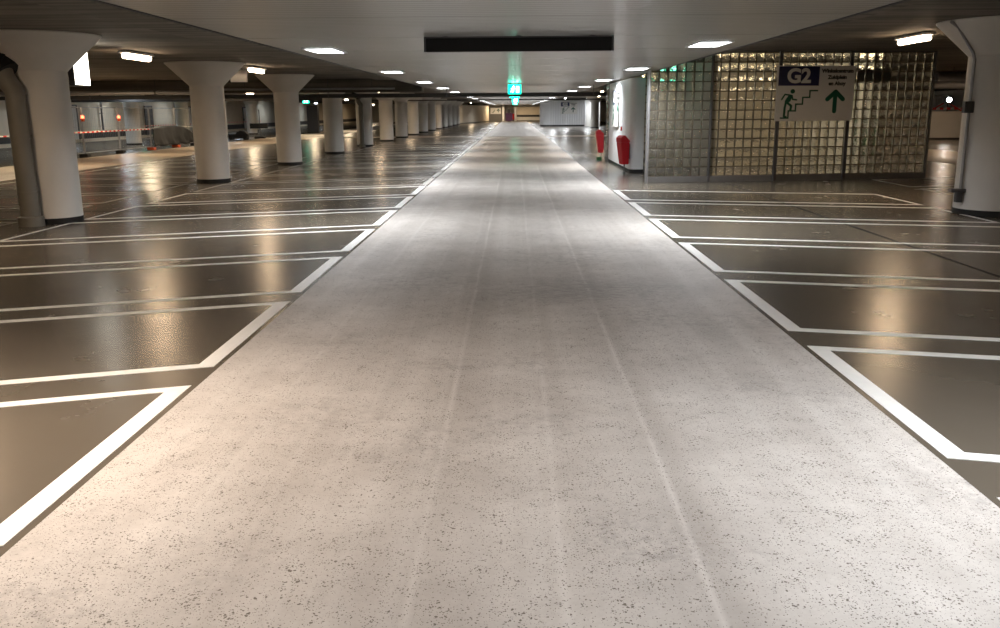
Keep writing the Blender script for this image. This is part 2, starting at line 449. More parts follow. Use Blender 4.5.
for i, y in enumerate([34.5, 42.1, 49.7, 57.3, 64.9, 72.5]):
    dup(ref, (-21.2, y, 0), 'white column beyond the construction fence, %s from the near end' % ordinal(i))['group'] = 'columns of the far left row'
right = None
for i, y in enumerate([45.3, 60.2, 74.6, 89.5]):
    lab = 'white column behind the white kiosk right of lane, %s from near end' % ordinal(i)
    if right is None: right = column((8.0, y, 0), lab, R=.405, zn=2.45, group='columns of the right row', top=SR)
    else: dup(right, (8.0, y, 0), lab)
dup(right, (8.2, 103.5, 0), 'white column beside the far ribbed cladding wall, right of the lit recess')['group'] = 'columns of the right row'

# drain pipes with a black coupling
def drain(loc, label, mir=1, r=.135):
    t = thing('drain_pipe', label, 'pipe', loc)
    b = B()
    pts = [(-1.05 * mir, .05, 2.62), (-.62 * mir, .03, 2.50)]
    for k in range(7):
        a = k / 6 * math.radians(62); pts.append((-.30 * mir - .28 * mir * math.cos(a) + .28 * mir * .1, 0, 2.42 - .30 * math.sin(a) - .1 * k / 6))
    pts += [(-.41 * mir, 0, 1.9), (-.40 * mir, 0, .06)]
    tube(b, pts, r, 20); obj('pipe_run', b, 'drain_grey', t, True)
    b = B(); tube(b, [(-.80 * mir, .04, 2.552), (-.60 * mir, .03, 2.49), (-.47 * mir, .0, 2.33)], r + .035, 20)
    for s in (.80, .50): tube(b, [((-s - .02) * mir, .04, 2.552 if s > .6 else 2.44), ((-s + .02) * mir, .04, 2.545 if s > .6 else 2.43)], r + .05, 20)
    obj('coupling', b, 'black_rubber', t, True)
    b = B(); lathe(b, [(r + .05, 0), (r + .05, .14), (r + .01, .16)], 20, (-.40 * mir, 0)); obj('foot_collar', b, 'drain_grey', t, True)
    b = B()
    b.free()
    for z in (.5, 1.35, 2.0):
        b = B(); lathe(b, [(r + .012, z), (r + .012, z + .035)], 20, (-.40 * mir, 0)); obj('pipe_clamp', b, 'drain_grey', t, True)
    return t
drain((-7.14, 13.60, 0), 'thick grey drain pipe with black coupling beside nearest left column', r=.14)
drain((-7.20, 44.75, 0), 'grey drain pipe running down the fifth column of left row', r=.11)
# cut-off horizontal duct with a black mouth behind the second column
t = thing('ventilation_duct', 'short pale duct with black end, beside lamp behind second left column', 'duct', (-7.62, 25.6, 2.72))
b = B(); tube(b, [(-.38, 0, 0), (.06, .1, 0)], .175, 28); obj('duct_tube', b, 'white_metal', t, True)
b = B(); tube(b, [(-.66, -.04, 0), (-.38, 0, 0)], .195, 28); tube(b, [(-.68, -.04, 0), (-.64, -.04, 0)], .21, 28); obj('coupling', b, 'black_rubber', t, True)
for x in (-.3, -.05):
    b = B(); box(b, x - .012, x + .012, .02, .045, .16, .1785); obj('hanger_rod', b, 'steel_dark', t)

# conduit on the right column: follows flare, runs down the shaft to a valve
t = thing('conduit_pipe', 'thin grey conduit following the flare of the right column down to a clamp', 'pipe', (7.84, 14.65, 0))
b = B()
def rim(r, ang, z): return (-(r) * math.cos(ang), -(r) * math.sin(ang), z)
A = math.radians(14)
tube(b, [rim(1.11, A, 3.0), rim(.97, A, 2.92), rim(.65, A, 2.54), rim(.61, A, 2.44), rim(.61, A, .22)], .024, 12)
obj('pipe_run', b, 'zinc', t, True)
b = B(); box(b, -.075, .075, -.05, .05, 1.62, 1.80, .01, Matrix.Translation((-.61, -.14, 0))); obj('junction_box', b, 'steel_dark', t)
b = B(); box(b, -.13, .11, -.06, .05, .36, .42, .01, Matrix.Translation((-.63, -.14, 0))); box(b, -.05, .05, -.05, .05, .20, .36, .01, Matrix.Translation((-.61, -.14, 0)))
obj('bottom_clamp', b, 'steel_dark', t)

# ------------------------------------------------------------------ lamps in the slat ceiling
def panel_lamp(loc, label):
    t = thing('recessed_lamp', label, 'lamp', loc, 0, 'recessed panel lamps in the slat ceiling')
    b = B()
    for x0, x1, y0_, y1_ in ((-.24, -.205, -.50, .50), (.205, .24, -.50, .50), (-.205, .205, -.50, -.465), (-.205, .205, .465, .50)):
        box(b, x0, x1, y0_, y1_, -.02, -.001)
    obj('frame', b, 'white_metal', t)
    b = B(); box(b, -.204, .204, -.464, .464, -.012, -.002); obj('diffuser', b, 'lane_lamp', t)
    ld = bpy.data.lights.new('lamp_light', 'AREA'); ld.shape = 'RECTANGLE'; ld.size = .40; ld.size_y = .92
    ld.energy = LANE_WATT; ld.color = COOL; ld.spread = math.radians(152)
    lo = bpy.data.objects.new('lamp_light', ld); COL.objects.link(lo); lo.parent = t; lo.location = (0, 0, -.022)
    return t
lamp0 = None; ln = rn = 0
for k in range(-2, 17):
    for side, x, off in (('left', -2.80, 13.55), ('right', 2.72, 12.85)):
        y = off + 7.40 * k - (1.9 if k == -1 else 0)
        if side == 'left' and k == 0 or k > 0 or k < 0 or True:
            lab = 'bright recessed lamp in slat ceiling, %s row, %s in view' % (side, ordinal(k)) if k >= 0 else 'recessed ceiling lamp of %s row, out of frame near viewer' % side
            if lamp0 is None: lamp0 = panel_lamp((x, y, PANEL), lab)
            else:
                d = dup(lamp0, (x, y, PANEL), lab)
                if k == -1 and side == 'right':
                    for c in d.children:
                        if c.type == 'LIGHT': c.data = c.data.copy(); c.data.energy = LANE_WATT * .82
                if k < 0 and side == 'left':                        # these two have warm tubes
                    for c in d.children:
                        if c.type == 'LIGHT': c.data = c.data.copy(); c.data.color = (1.0, .80, .63); c.data.energy = LANE_WATT * .95

# warm batten lamps over the bays
def batten(loc, label, mat='batten_lamp', rz=0):
    t = thing('batten_lamp', label, 'lamp', loc, rz, 'batten lamps under the concrete soffit')
    b = B(); box(b, -.10, .10, -.64, .64, .045, .09, .01); box(b, -.03, .03, -.4, -.34, .09, .1095); box(b, -.03, .03, .34, .4, .09, .1095)
    obj('housing', b, 'white_metal', t)
    b = B(); tube(b, [(0, -.62, .01), (0, -.58, 0), (0, .58, 0), (0, .62, .01)], [.03, .056, .056, .03], 16); obj('diffuser', b, mat, t, True)
    watt, c = {'batten_lamp': (42, WARM), 'screen_lamp': (20, (1.0, .88, .70)), 'bright_batten': (160, (1.0, .77, .50)),
               'cool_lamp': (48, (.82, .92, 1.0)), 'fill_lamp': (150, (.92, .96, 1.0))}[mat]
    ld = bpy.data.lights.new('lamp_light', 'AREA'); ld.shape = 'RECTANGLE'; ld.size = .11; ld.size_y = 1.16
    ld.energy = watt; ld.color = c
    lo = bpy.data.objects.new('lamp_light', ld); COL.objects.link(lo); lo.parent = t; lo.location = (0, 0, -.062)
    return t
bat0 = batten((-7.50, 18.1, 2.79), 'glowing batten lamp on the soffit between first and second left columns')
dup(bat0, (-6.86, 24.2, 2.79), 'glowing batten lamp on the soffit between second and third left columns')
dup(bat0, (7.35, 17.0, 2.92), 'glowing batten lamp above the glass block wall beside right column')
dup(bat0, (-7.3, 10.4, 2.79), 'batten lamp left of frame, before the nearest left column')
dup(bat0, (-6.6, 2.8, 2.79), 'batten lamp left of frame, beside the viewer')
dup(bat0, (7.2, 7.5, 2.92), 'batten lamp right of frame, beside the nearest right bays')
for i, y in enumerate([49.1, 63.7, 86]):  # unseen lamps added to light the columns past the beam
    dup(bat0, (-7.4, y, 2.79), 'added batten lamp over left column row, beyond the transverse beam, %s' % ordinal(i))
yard = None
for i, y in enumerate([22, 29, 37, 44.5, 52, 60, 68, 82]):
    if yard is None: yard = batten((-15.2, y, 2.79), '', 'bright_batten'); yard['label'] = 'batten lamp over the far left lane, first from near end'; continue
    dup(yard, (-15.2, y, 2.79), 'batten lamp over the far left lane, %s from near end' % ordinal(i))
bcool = batten((-20.2, 46.4, 2.7905), 'cool white batten lamp over the construction fence', 'cool_lamp')
for i, (x, y) in enumerate([(-24.6, 49), (-24.6, 58), (-24.6, 68), (-24.6, 80), (-20.2, 62), (-24.6, 95), (-24.6, 112), (-24.6, 40)]):  # the two furthest back are added to lighten the dark wall
    dup(bcool, (x, y, 2.7905), 'cool white batten lamp near the far left wall, %s from near end' % ordinal(i))
for i, (x, y) in enumerate([(15.5, 24), (15.5, 36), (15.6, 44), (22, 46), (7.5, 37), (7.5, 52), (6, 62), (7.5, 80)]):
    dup(bat0, (x, y, 2.92), 'batten lamp in the right part of the garage, %s from near end' % ordinal(i))
for i, (x, y) in enumerate([(5.3, 93.5), (9.2, 99.5), (3.9, 90), (7.4, 91)]):  # fill lamps added to brighten the ribbed wall and recess
    sl = batten((x, y, 2.92), 'x', 'fill_lamp') if i == 0 else dup(sl, (x, y, 2.92), 'x')
    sl['label'] = ('added cool white lamp before the far ribbed cladding wall, %s' % ['middle one', 'by the recess', 'left one', 'right one'][i])

# ------------------------------------------------------------------ ducts and pipes under the beam
t = thing('cable_duct', 'long dark duct hung across the whole garage under the ceiling', 'duct', (0, 33.3, 0))
b = B(); box(b, WL + .2, 12, -.2, .2, 2.21, 2.35, .01); obj('duct_body', b, 'beam_dark', t)
for x in (-20, -15.6, -11.2, -6.8, -2.45, 2.9, 7.0):
    b = B(); tube(b, [(x, -.21, 2.2), (x, -.21, 2.6 if abs(x) < 3.2 else (2.89 if x < 0 else 3.02))], .012, 8); obj('hanger_rod', b, 'steel_dark', t)
t = thing('water_pipe', 'pale grey pipe slung across the left side before the dark duct', 'pipe', (0, 32.7, 0))
b = B(); tube(b, [(WL + .3, 0, 2.43), (-11.5, 0, 2.43)], .07, 16); obj('pipe_run', b, 'zinc', t, True)
for x in (-24, -20, -16.5, -13):
    b = B(); tube(b, [(x, 0, 2.49), (x, 0, 2.89)], .01, 8); lathe(b, [(.075, 2.36), (.075, 2.50)], 12, (x, 0)); obj('pipe_hanger', b, 'steel_dark', t)
t = thing('water_pipe', 'thin pale pipe under the transverse beam behind the third left column', 'pipe', (0, 31.9, 0))
b = B(); tube(b, [(-10.6, 0, 2.50), (-4.2, 0, 2.50)], .035, 12); obj('pipe_run', b, 'zinc', t, True)
for x in (-9.5, -5):
    b = B(); tube(b, [(x, 0, 2.53), (x, 0, 2.89)], .008, 8); obj('pipe_hanger', b, 'steel_dark', t)
t = thing('cable_duct', 'dark duct hung across the left side further back', 'duct', (0, 47.5, 0))
b = B(); box(b, WL + .2, -9.0, -.2, .2, 2.30, 2.52, .01); obj('duct_body', b, 'beam_dark', t)
for x in (-24, -18, -12):
    b = B(); tube(b, [(x, 0, 2.5), (x, 0, 2.89)], .012, 8); obj('hanger_rod', b, 'steel_dark', t)
t = thing('cable_duct', 'dark duct hung across the lane further back', 'duct', (0, 61, 0))
b = B(); box(b, -12, 12, -.15, .15, 2.40, 2.47, .01); obj('duct_body', b, 'beam_dark', t)
for x in (-3, 3):
    b = B(); tube(b, [(x, 0, 2.46), (x, 0, 2.6)], .012, 8); obj('hanger_rod', b, 'steel_dark', t)
# right side ducts behind the right column
t = thing('ventilation_duct', 'short round grey duct behind the right column, upper one', 'duct', (0, 30.5, 0))
b = B(); tube(b, [(14.1, 0, 2.66), (20, 0, 2.66)], .20, 28); tube(b, [(14.02, 0, 2.66), (14.14, 0, 2.66)], .225, 28); obj('duct_tube', b, 'zinc', t, True)
for x in (14.6, 18):
    b = B(); tube(b, [(x, 0, 2.85), (x, 0, 3.02)], .012, 8); obj('hanger_rod', b, 'steel_dark', t)
t = thing('ventilation_duct', 'long round grey duct behind the right column, lower one', 'duct', (0, 27, 0))
b = B(); tube(b, [(11.2, 0, 2.36), (20, 0, 2.36)], .11, 24); obj('duct_tube', b, 'zinc', t, True)
for x in (12, 16):
    b = B(); tube(b, [(x, 0, 2.46), (x, 0, 3.02)], .012, 8); obj('hanger_rod', b, 'steel_dark', t)

# hanging black display board over the lane
t = thing('display_board', 'long black board with pale frame hung under the slat ceiling', 'sign', (0.06, 11.3, 0))
b = B(); box(b, -1.14, 1.14, -.05, .05, 2.412, 2.575, .004); obj('board', b, 'black_rubber', t)
b = B(); box(b, -1.16, 1.16, -.06, .06, 2.576, 2.590); box(b, -1.162, -1.141, -.06, .06, 2.41, 2.575); box(b, 1.141, 1.162, -.06, .06, 2.41, 2.575); obj('frame', b, 'steel_dark', t)
b = B()
for x in (-.9, 0, .9): box(b, x - .03, x + .03, -.02, .02, 2.588, 2.5995)
obj('bracket', b, 'steel_dark', t)

# green exit signs over the lane
def exit_sign(loc, label, w=.43, h=.31):
    t = thing('exit_sign', label, 'sign', loc, 0, 'green exit signs')
    # hangs from two short brackets
    b = B(); box(b, -w / 2, w / 2, -.05, .05, -h, 0, .006); obj('sign_box', b, 'exit_green', t)
    b = B()
    prism(b, [(.045 * math.cos(a * PI / 6) * .6 - .03, -.07 + .045 * math.sin(a * PI / 6) * .6) for a in range(12)], -.056, -.051)
    stroke(b, [(-.04, -.10), (-.075, -.18)], .045, -.056, -.051); stroke(b, [(-.075, -.18), (-.03, -.21), (-.07, -.26)], .028, -.056, -.051)
    stroke(b, [(-.075, -.18), (-.13, -.24)], .028, -.056, -.051); stroke(b, [(-.04, -.11), (.01, -.15)], .022, -.056, -.051); stroke(b, [(-.05, -.11), (-.11, -.14)], .022, -.056, -.051)
    box(b, .05, .15, -.056, -.051, -.27, -.06)
    obj('running_figure', b, 'exit_white', t)
    b = B(); box(b, -.15, -.11, -.015, .015, 0, .045); box(b, .11, .15, -.015, .015, 0, .045); obj('bracket', b, 'steel_dark', t)
    return t
ex = exit_sign((.02, 30, 2.553), 'nearest green lit exit sign hung over the lane')
dup(ex, (.03, 38.5, 2.553), 'green lit exit sign just behind the nearest one')
dup(ex, (.08, 59.5, 2.553), 'small green exit sign hung over the lane past the cross duct')
dup(ex, (.10, 82, 2.553), 'tiny green exit sign furthest away over the lane')
def hang(root):
    top = SOFFIT - root.location.z - .001
    for x in (-.13, .13):
        b = B(); tube(b, [(x, 0, .04), (x, 0, top)], .008, 8); obj('hanger_rod', b, 'steel_dark', root)
hang(dup(ex, (-14.3, 62, 2.62), 'green exit sign in the distance between the third and fourth left columns'))
hang(dup(ex, (-22.6, 41.5, 2.62), 'green exit sign at the left picture edge'))
hang(dup(ex, (-21.8, 52.5, 2.72), 'green exit sign above the dark tarp on the fence'))

# ------------------------------------------------------------------ wayfinding sign (G2, stairs, arrow)
def text(body, size, x, z, y, mat, parent, name, align='CENTER', bold=0.0):
    cu = bpy.data.curves.new(name, 'FONT'); cu.body = body; cu.size = size; cu.align_x = align; cu.align_y = 'CENTER'
    cu.extrude = .002; cu.offset = bold; cu.resolution_u = 4
    tmp = bpy.data.objects.new(name, cu); COL.objects.link(tmp)
    dg = bpy.context.evaluated_depsgraph_get(); me = bpy.data.meshes.new_from_object(tmp.evaluated_get(dg))
    bpy.data.objects.remove(tmp); me.materials.clear(); me.materials.append(MATS[mat])
    o = bpy.data.objects.new(name, me); COL.objects.link(o); o.parent = parent
    o.location = (x, y, z); o.rotation_euler = (PI / 2, 0, 0); return o
def way_sign(loc, rz, label, W=1.82, H=1.27):
    t = thing('wayfinding_sign', label, 'sign', loc, rz, 'white wayfinding signs with stairs and arrow')
    b = B(); box(b, 0, W, -.015, .015, 0, H, .003); obj('sign_board', b, 'sign_white', t)
    b = B(); box(b, .03, .975, -.0185, -.0155, H - .455, H - .015); obj('blue_field', b, 'sign_blue', t)
    text('G2', .45, .50, H - .245, -.021, 'sign_white', t, 'lettering', bold=.017)
    for i, s in enumerate(('Winkelcentrum', 'Zuidplein', 'en Ahoy')):
        text(s, .116, 1.40, H - .12 - .145 * i, -.019, 'sign_ink', t, 'lettering', bold=.0065)
    b = B()                                                         # staircase line
    pts = [(.13, .07), (.30, .07), (.30, .235), (.465, .235), (.465, .39), (.62, .39), (.62, .545), (.78, .545), (.78, .70), (.95, .70)]
    stroke(b, pts, .034, -.020, -.0155, False); obj('stairs_pictogram', b, 'sign_green', t)
    b = B()
    prism(b, [(.375 + .052 * math.cos(a * PI / 10), .685 + .052 * math.sin(a * PI / 10)) for a in range(20)], -.022, -.0155)
    prism(b, [(.30, .62), (.385, .60), (.335, .46), (.255, .40), (.20, .46)], -.021, -.0155)
    stroke(b, [(.255, .43), (.36, .35), (.345, .245)], .052, -.0205, -.0155)
    stroke(b, [(.235, .45), (.21, .30), (.205, .12)], .05, -.0208, -.0155); stroke(b, [(.205, .10), (.255, .10)], .035, -.0203, -.0155)
    stroke(b, [(.31, .60), (.20, .615), (.13, .50)], .035, -.0202, -.0155)
    stroke(b, [(.365, .58), (.385, .50), (.475, .49)], .035, -.0204, -.0155)
    obj('climbing_figure', b, 'sign_green', t)
    b = B(); stroke(b, [(1.38, .22), (1.38, .66)], .095, -.021, -.0155)
    stroke(b, [(1.20, .50), (1.385, .675)], .10, -.0205, -.0155); stroke(b, [(1.565, .50), (1.385, .675)], .10, -.0202, -.0155)
    obj('arrow', b, 'sign_green', t)
    return t

# ------------------------------------------------------------------ glass block screen
ang = math.atan2(22.29 - 21.24, 10.14 - 3.17)
CW = .2135; CH = .2195; Z0 = .145; ROWS = 13; NC = 33; WX = NC * CW
def glass_screen(loc, rz, label, nc, splits, posts_front):
    t = thing('glass_block_screen', label, 'glass wall', loc, rz)
    w = nc * CW
    b = B(); box(b, 0, w, -.07, .07, 0, Z0 - .001, .006); obj('sill', b, 'sill_concrete', t)
    b = B(); box(b, 0, w, -.05, .05, Z0 + ROWS * CH + .012, SR - .002); obj('top_rail', b, 'sill_concrete', t)
    for a, e in zip(splits, splits[1:]):
        b = B()
        for i in range(a, e):
            for j in range(ROWS):
                box(b, i * CW + .012, (i + 1) * CW - .012, -.04, .04, Z0 + j * CH + .012, Z0 + (j + 1) * CH - .012, .007)
        obj('glass_block_panel', b, 'glass_block', t, True)
        b = B()
        for i in range(a, e + 1): box(b, i * CW - .0115, i * CW + .0115, -.034, .034, Z0, Z0 + ROWS * CH)
        for j in range(ROWS + 1): box(b, a * CW, e * CW, -.033, .033, Z0 + j * CH - .0115, Z0 + j * CH + .0115)
        obj('joint_grid', b, 'grout', t)
    return t
gs = glass_screen((3.17, 21.24, 0), ang, 'long glass block screen on a concrete sill, behind the G2 sign', NC, [0, 7, 14, 22, NC], True)
for i, x in enumerate((7 * CW, 14 * CW + .14, 22 * CW + .21)):
    b = B()
    if i == 0: box(b, x - .028, x + .028, -.075, -.041, .0, SR - .003, .004)
    else: box(b, x - .038, x + .038, -.15, -.075, .0, SR - .003, .006)
    obj('post', b, 'steel_dark', gs)
b = B(); box(b, -.045, -.001, -.085, .085, 0, SR - .003, .006); obj('end_frame', b, 'zinc', gs)
b = B(); box(b, WX + .001, WX + .06, -.085, .085, 0, SR - .003, .006); obj('end_frame', b, 'sill_concrete', gs)
def on_screen(d, off): return (3.17 + d * math.cos(ang) + off * math.sin(ang), 21.24 + d * math.sin(ang) - off * math.cos(ang))
sx_, sy_ = on_screen(3.03, .17)
ws = way_sign((sx_, sy_, 1.42), ang, 'big white G2 sign with stairs and arrow on the glass block screen')
ws.scale = (1.07, 1, 1)
# narrow return of glass block beside the white kiosk wall
g2 = glass_screen((3.52, 25.2, 0), 0, 'narrow glass block strip between the white wall and the long screen', 5, [0, 5], False)
g3 = glass_screen((3.24, 30.35, 0), PI / 2, 'narrow glass block strip at the far end of the white wall', 5, [0, 5], False)

# white kiosk wall with a rounded corner
t = thing('white_partition', 'smooth white wall panel with rounded corner beside the glass blocks', 'wall panel', (0, 0, 0))
def kiosk_outline(o):
    p = [(3.18 - o, 30.2)]; p.append((3.18 - o, 24.85))
    for k in range(1, 9):
        a = k / 8 * PI / 2; p.append((3.38 - (.20 + o) * math.cos(a), 24.85 - (.20 + o) * math.sin(a)))
    p.append((3.56, 24.65 - o)); p.append((3.56, 24.75)); p.append((3.30 + o, 24.95)); p.append((3.30 + o, 30.2)); return p
b = B(); flat(b, kiosk_outline(0), .10, PANEL - .002 if False else 2.55); obj('wall_skin', b, 'white_metal', t, True)
b = B(); flat(b, kiosk_outline(-.012), 0, .10); obj('base_band', b, 'black_rubber', t, True)
b = B(); box(b, 3.18, 3.30, 30.22, 30.33, 0, 2.58, .01); obj('end_post', b, 'steel_dark', t)
# the rest of the stair kiosk behind the screen
b = B(); box(b, 3.3, 10.1, 31.6, 31.8, 0, SR); struct('wall_kiosk', b, 'cream_wall')
b = B(); box(b, 10.2, 10.4, 26.5, 31.8, 0, SR); struct('wall_kiosk', b, 'white_wall')
b = B(); box(b, 4.72, 4.86, 21.9, 31.5, 0, SR); struct('wall_kiosk', b, 'white_wall')
way_sign((3.155, 28.9, 1.20), -PI / 2, 'G2 stairs sign seen edge-on on the white wall panel', 1.6, 1.12)
t = thing('call_point', 'tiny red fire call point on the white wall panel', 'alarm', (3.165, 26.5, 1.17))
b = B(); box(b, -.035, .0, -.06, .06, -.06, .06, .006); obj('case', b, 'red_paint', t)
b = B(); box(b, -.040, -.034, -.03, .03, -.03, .03, .001); obj('button', b, 'sign_white', t)

def red_bin(loc, label):
    t = thing('waste_bin', label, 'bin', loc, 0, 'red wall bins')
    b = B()
    def ring(x0, x1, y0_, y1_, z): return [b.verts.new(v) for v in ((x0, y0_, z), (x1, y0_, z), (x1, y1_, z), (x0, y1_, z))]
    rs = [ring(-.20, -.02, -.12, .12, 0), ring(-.28, -.02, -.155, .155, .60)]
    b.faces.new(rs[0][::-1])
    for i in range(4): b.faces.new((rs[0][i], rs[0][(i + 1) % 4], rs[1][(i + 1) % 4], rs[1][i]))
    b.faces.new(rs[1])
    bmesh.ops.bevel(b, geom=b.edges[:], offset=.012, segments=2, affect='EDGES')
    obj('bin_body', b, 'bin_red', t, True)
    b = B()                                                          # pitched lid with a peak towards the lane
    prism(b, [(-.285, .603), (-.015, .603), (-.015, .64), (-.16, .79), (-.225, .78), (-.285, .72)], -.16, .16)
    bmesh.ops.bevel(b, geom=b.edges[:], offset=.01, segments=2, affect='EDGES')
    obj('lid', b, 'bin_red', t, True)
    b = B(); box(b, -.02, .012, -.12, .12, .15, .55, .004); obj('wall_bracket', b, 'steel_dark', t)
    return t
r0 = red_bin((3.14, 24.78, .24), 'bright red wall bin on the white wall panel')
b = B(); box(b, -.008, .02, -.008, .02, -.24, -.001); box(b, -.03, .03, -.03, .03, -.24, -.22); 
o = obj('floor_stay', b, 'steel_dark', r0); o.location = (-.10, 0, 0)
r0.rotation_euler = (0, 0, math.radians(20))
r1 = dup(r0, (3.13, 31.3, .26), 'red wall bin at the far end of the white wall panel', rz=0)
t = thing('floor_box', 'small green box on the floor under the farther red bin', 'box', (2.97, 31.3, 0))
b = B(); box(b, -.09, .09, -.12, .12, 0, .10, .015); obj('case', b, 'green_paint', t)
b = B(); box(b, -.10, .10, -.13, .13, .101, .12, .006); obj('lid', b, 'green_paint', t)

# lamps and things inside the kiosk
kl = batten((5.15, 24.0, 2.92), 'warm lamp behind the left part of the glass block screen', 'screen_lamp', 0)
kl['group'] = 'warm lamps behind the glass block screen'
for i, (x, y, lab) in enumerate([(7.0, 27.0, 'warm lamp behind the glass blocks above the G2 sign'), (9.4, 24.6, 'warm lamp behind the right end of the glass block screen'), (6.5, 28.5, 'warm lamp deep inside the stair kiosk'), (9.0, 28.5, 'warm lamp at the back right of the stair kiosk'), (4.15, 27.5, 'added lamp between the white wall and the kiosk divider')]):  # last one is added to lighten the left glass blocks
    dup(kl, (x, y, 2.92), lab)['group'] = 'warm lamps behind the glass block screen'
dup(ex, (4.1, 24.2, 2.985), 'green exit sign blurred behind the glass block screen').scale = (.55, 1, .7)
t = thing('sign_cabinet', 'dark flat cabinet hung behind the glass blocks right of the G2 sign', 'cabinet', (8.75, 22.45, 0), ang)
b = B(); box(b, -.55, .48, -.06, .06, 2.28, 2.66, .01); obj('case', b, 'steel_dark', t)
b = B(); tube(b, [(-.4, 0, 2.66), (-.4, 0, 3.02)], .015, 8); tube(b, [(.35, 0, 2.66), (.35, 0, 3.02)], .015, 8); obj('hanger_rod', b, 'steel_dark', t)
t = thing('ticket_machine', 'green fronted machine blurred behind right end of the glass blocks', 'machine', (10.3, 25.4, 0))
b = B(); box(b, -.75, -.35, -.3, .2, 0, 1.65, .02); obj('case', b, 'white_metal', t)
b = B(); box(b, -.70, -.40, -.31, -.301, .55, 1.25); obj('green_front', b, 'green_paint', t)

# lightbox behind the nearest left column
t = thing('lightbox_sign', 'bright white lightbox facing the lane behind nearest left column', 'sign', (-7.62, 16.1, 2.54), 0)
b = B(); box(b, -.30, -.004, -.42, .14, -.36, .33, .006); obj('case', b, 'steel_dark', t)
b = B(); box(b, -.003, .012, -.40, .12, -.34, .31, .002); obj('lit_panel', b, 'lightbox', t)
b = B(); box(b, -.10, -.06, -.3, -.26, .33, .359); box(b, -.10, -.06, .04, .08, .33, .359); obj('bracket', b, 'steel_dark', t)

# ------------------------------------------------------------------ construction fence at left
def fence(y0_, y1_, label, x=-17.3, h=1.95):
    t = thing('mesh_fence', label, 'fence', (x, y0_, 0), 0, 'mesh fence panels on the left')
    L = y1_ - y0_
    b = B()
    for y in (0.03, L - .03): tube(b, [(0, y, .12), (0, y, h)], .024, 10)
    for z in (.16, h, h * .52): tube(b, [(0, .03, z), (0, L - .03, z)], .018, 8)
    obj('frame', b, 'zinc', t, True)
    b = B()
    n = int(L / .16)
    for i in range(1, n): tube(b, [(0, L * i / n, .16), (0, L * i / n, h)], .0028, 4)
    for i in range(1, 7): tube(b, [(0, .03, .16 + (h - .16) * i / 7), (0, L - .03, .16 + (h - .16) * i / 7)], .0028, 4)
    obj('wire_mesh', b, 'zinc', t)
    return t
ys = [32.5, 35.75, 39.05, 42.45, 45.6, 48.2]
labs = ['mesh fence panel mostly hidden behind nearest left column', 'mesh fence panel just right of the nearest left column', 'mesh fence panel left of the dark tarp',
        'mesh fence panel covered by the left half of the dark tarp', 'mesh fence panel covered by the right half of the dark tarp']
for i in range(5): fence(ys[i] + .02, ys[i + 1] - .02, labs[i])
for i, y in enumerate(ys):
    t = thing('ballast_block', '%s under the mesh fence, %s from the left' % ('orange block' if i in (3, 4) else 'black block', ordinal(i)), 'fence foot', (-17.3, y, 0), 0, 'blocks under the mesh fence')
    b = B(); box(b, -.17, .17, -.15, .15, 0, .125, .02); obj('block', b, 'orange_block' if i in (3, 4) else 'black_rubber', t)
    b = B(); box(b, -.08, .08, -.05, .05, .126, .15, .004); obj('socket', b, 'steel_dark', t)
# tarp draped over the fence
b = B(); nx, nz = 40, 12; grid = []
for j in range(nz + 1):
    row = []
    for i in range(nx + 1):
        u, w = i / nx, j / nz; y = 42.5 + 5.7 * u
        top = 1.0 + .09 * math.sin(PI * min(1, u * 1.35)) - (.42 * max(0, u - .72) / .28)
        z = .16 + (top - .16) * w + .03 * math.sin(u * 23) * (1 - w)
        row.append(b.verts.new((-17.19 + .022 * math.sin(u * 27 + w * 6 + 2 * math.sin(w * 5)) + .02 * math.sin(u * 71 + w * 9) * (1 - w), y, z)))
    grid.append(row)
for j in range(nz):
    for i in range(nx): b.faces.new((grid[j][i], grid[j][i + 1], grid[j + 1][i + 1], grid[j + 1][i]))
o = obj('tarp', b, 'tarp', None, True); tag(o, 'dark grey tarp hung on the mesh fence left of second column', 'tarp')
sm = o.modifiers.new('solid', 'SOLIDIFY'); sm.thickness = .012
# barrier tape
b = B(); box(b, -17.275, -17.265, 28.5, 42.4, .95, 1.0); tag(obj('barrier_tape', b, 'tape'), 'red and white tape strung along the mesh fence', 'tape')
b = B(); box(b, -22.0, -21.98, 53, 78, .95, 1.0); tag(obj('barrier_tape', b, 'tape'), 'red and white tape far back behind the dark tarp', 'tape')
# red warning lamps on the posts
def warn(loc, label):
    t = thing('warning_lamp', label, 'lamp', loc, 0, 'red warning lamps on the fence')
    b = B(); lathe(b, [(.055, .0), (.06, .03), (.06, .09), (.03, .12)], 20); obj('lens', b, 'red_lamp', t, True)
    b = B(); box(b, -.06, .06, -.045, .045, -.12, 0, .01); obj('battery_case', b, 'orange_block', t)
    return t
w0 = warn((-17.235, 35.75, 1.52), 'red warning lamp on the fence beside nearest left column')
dup(w0, (-17.235, 39.05, 1.50), 'red warning lamp on the fence post left of the tarp')
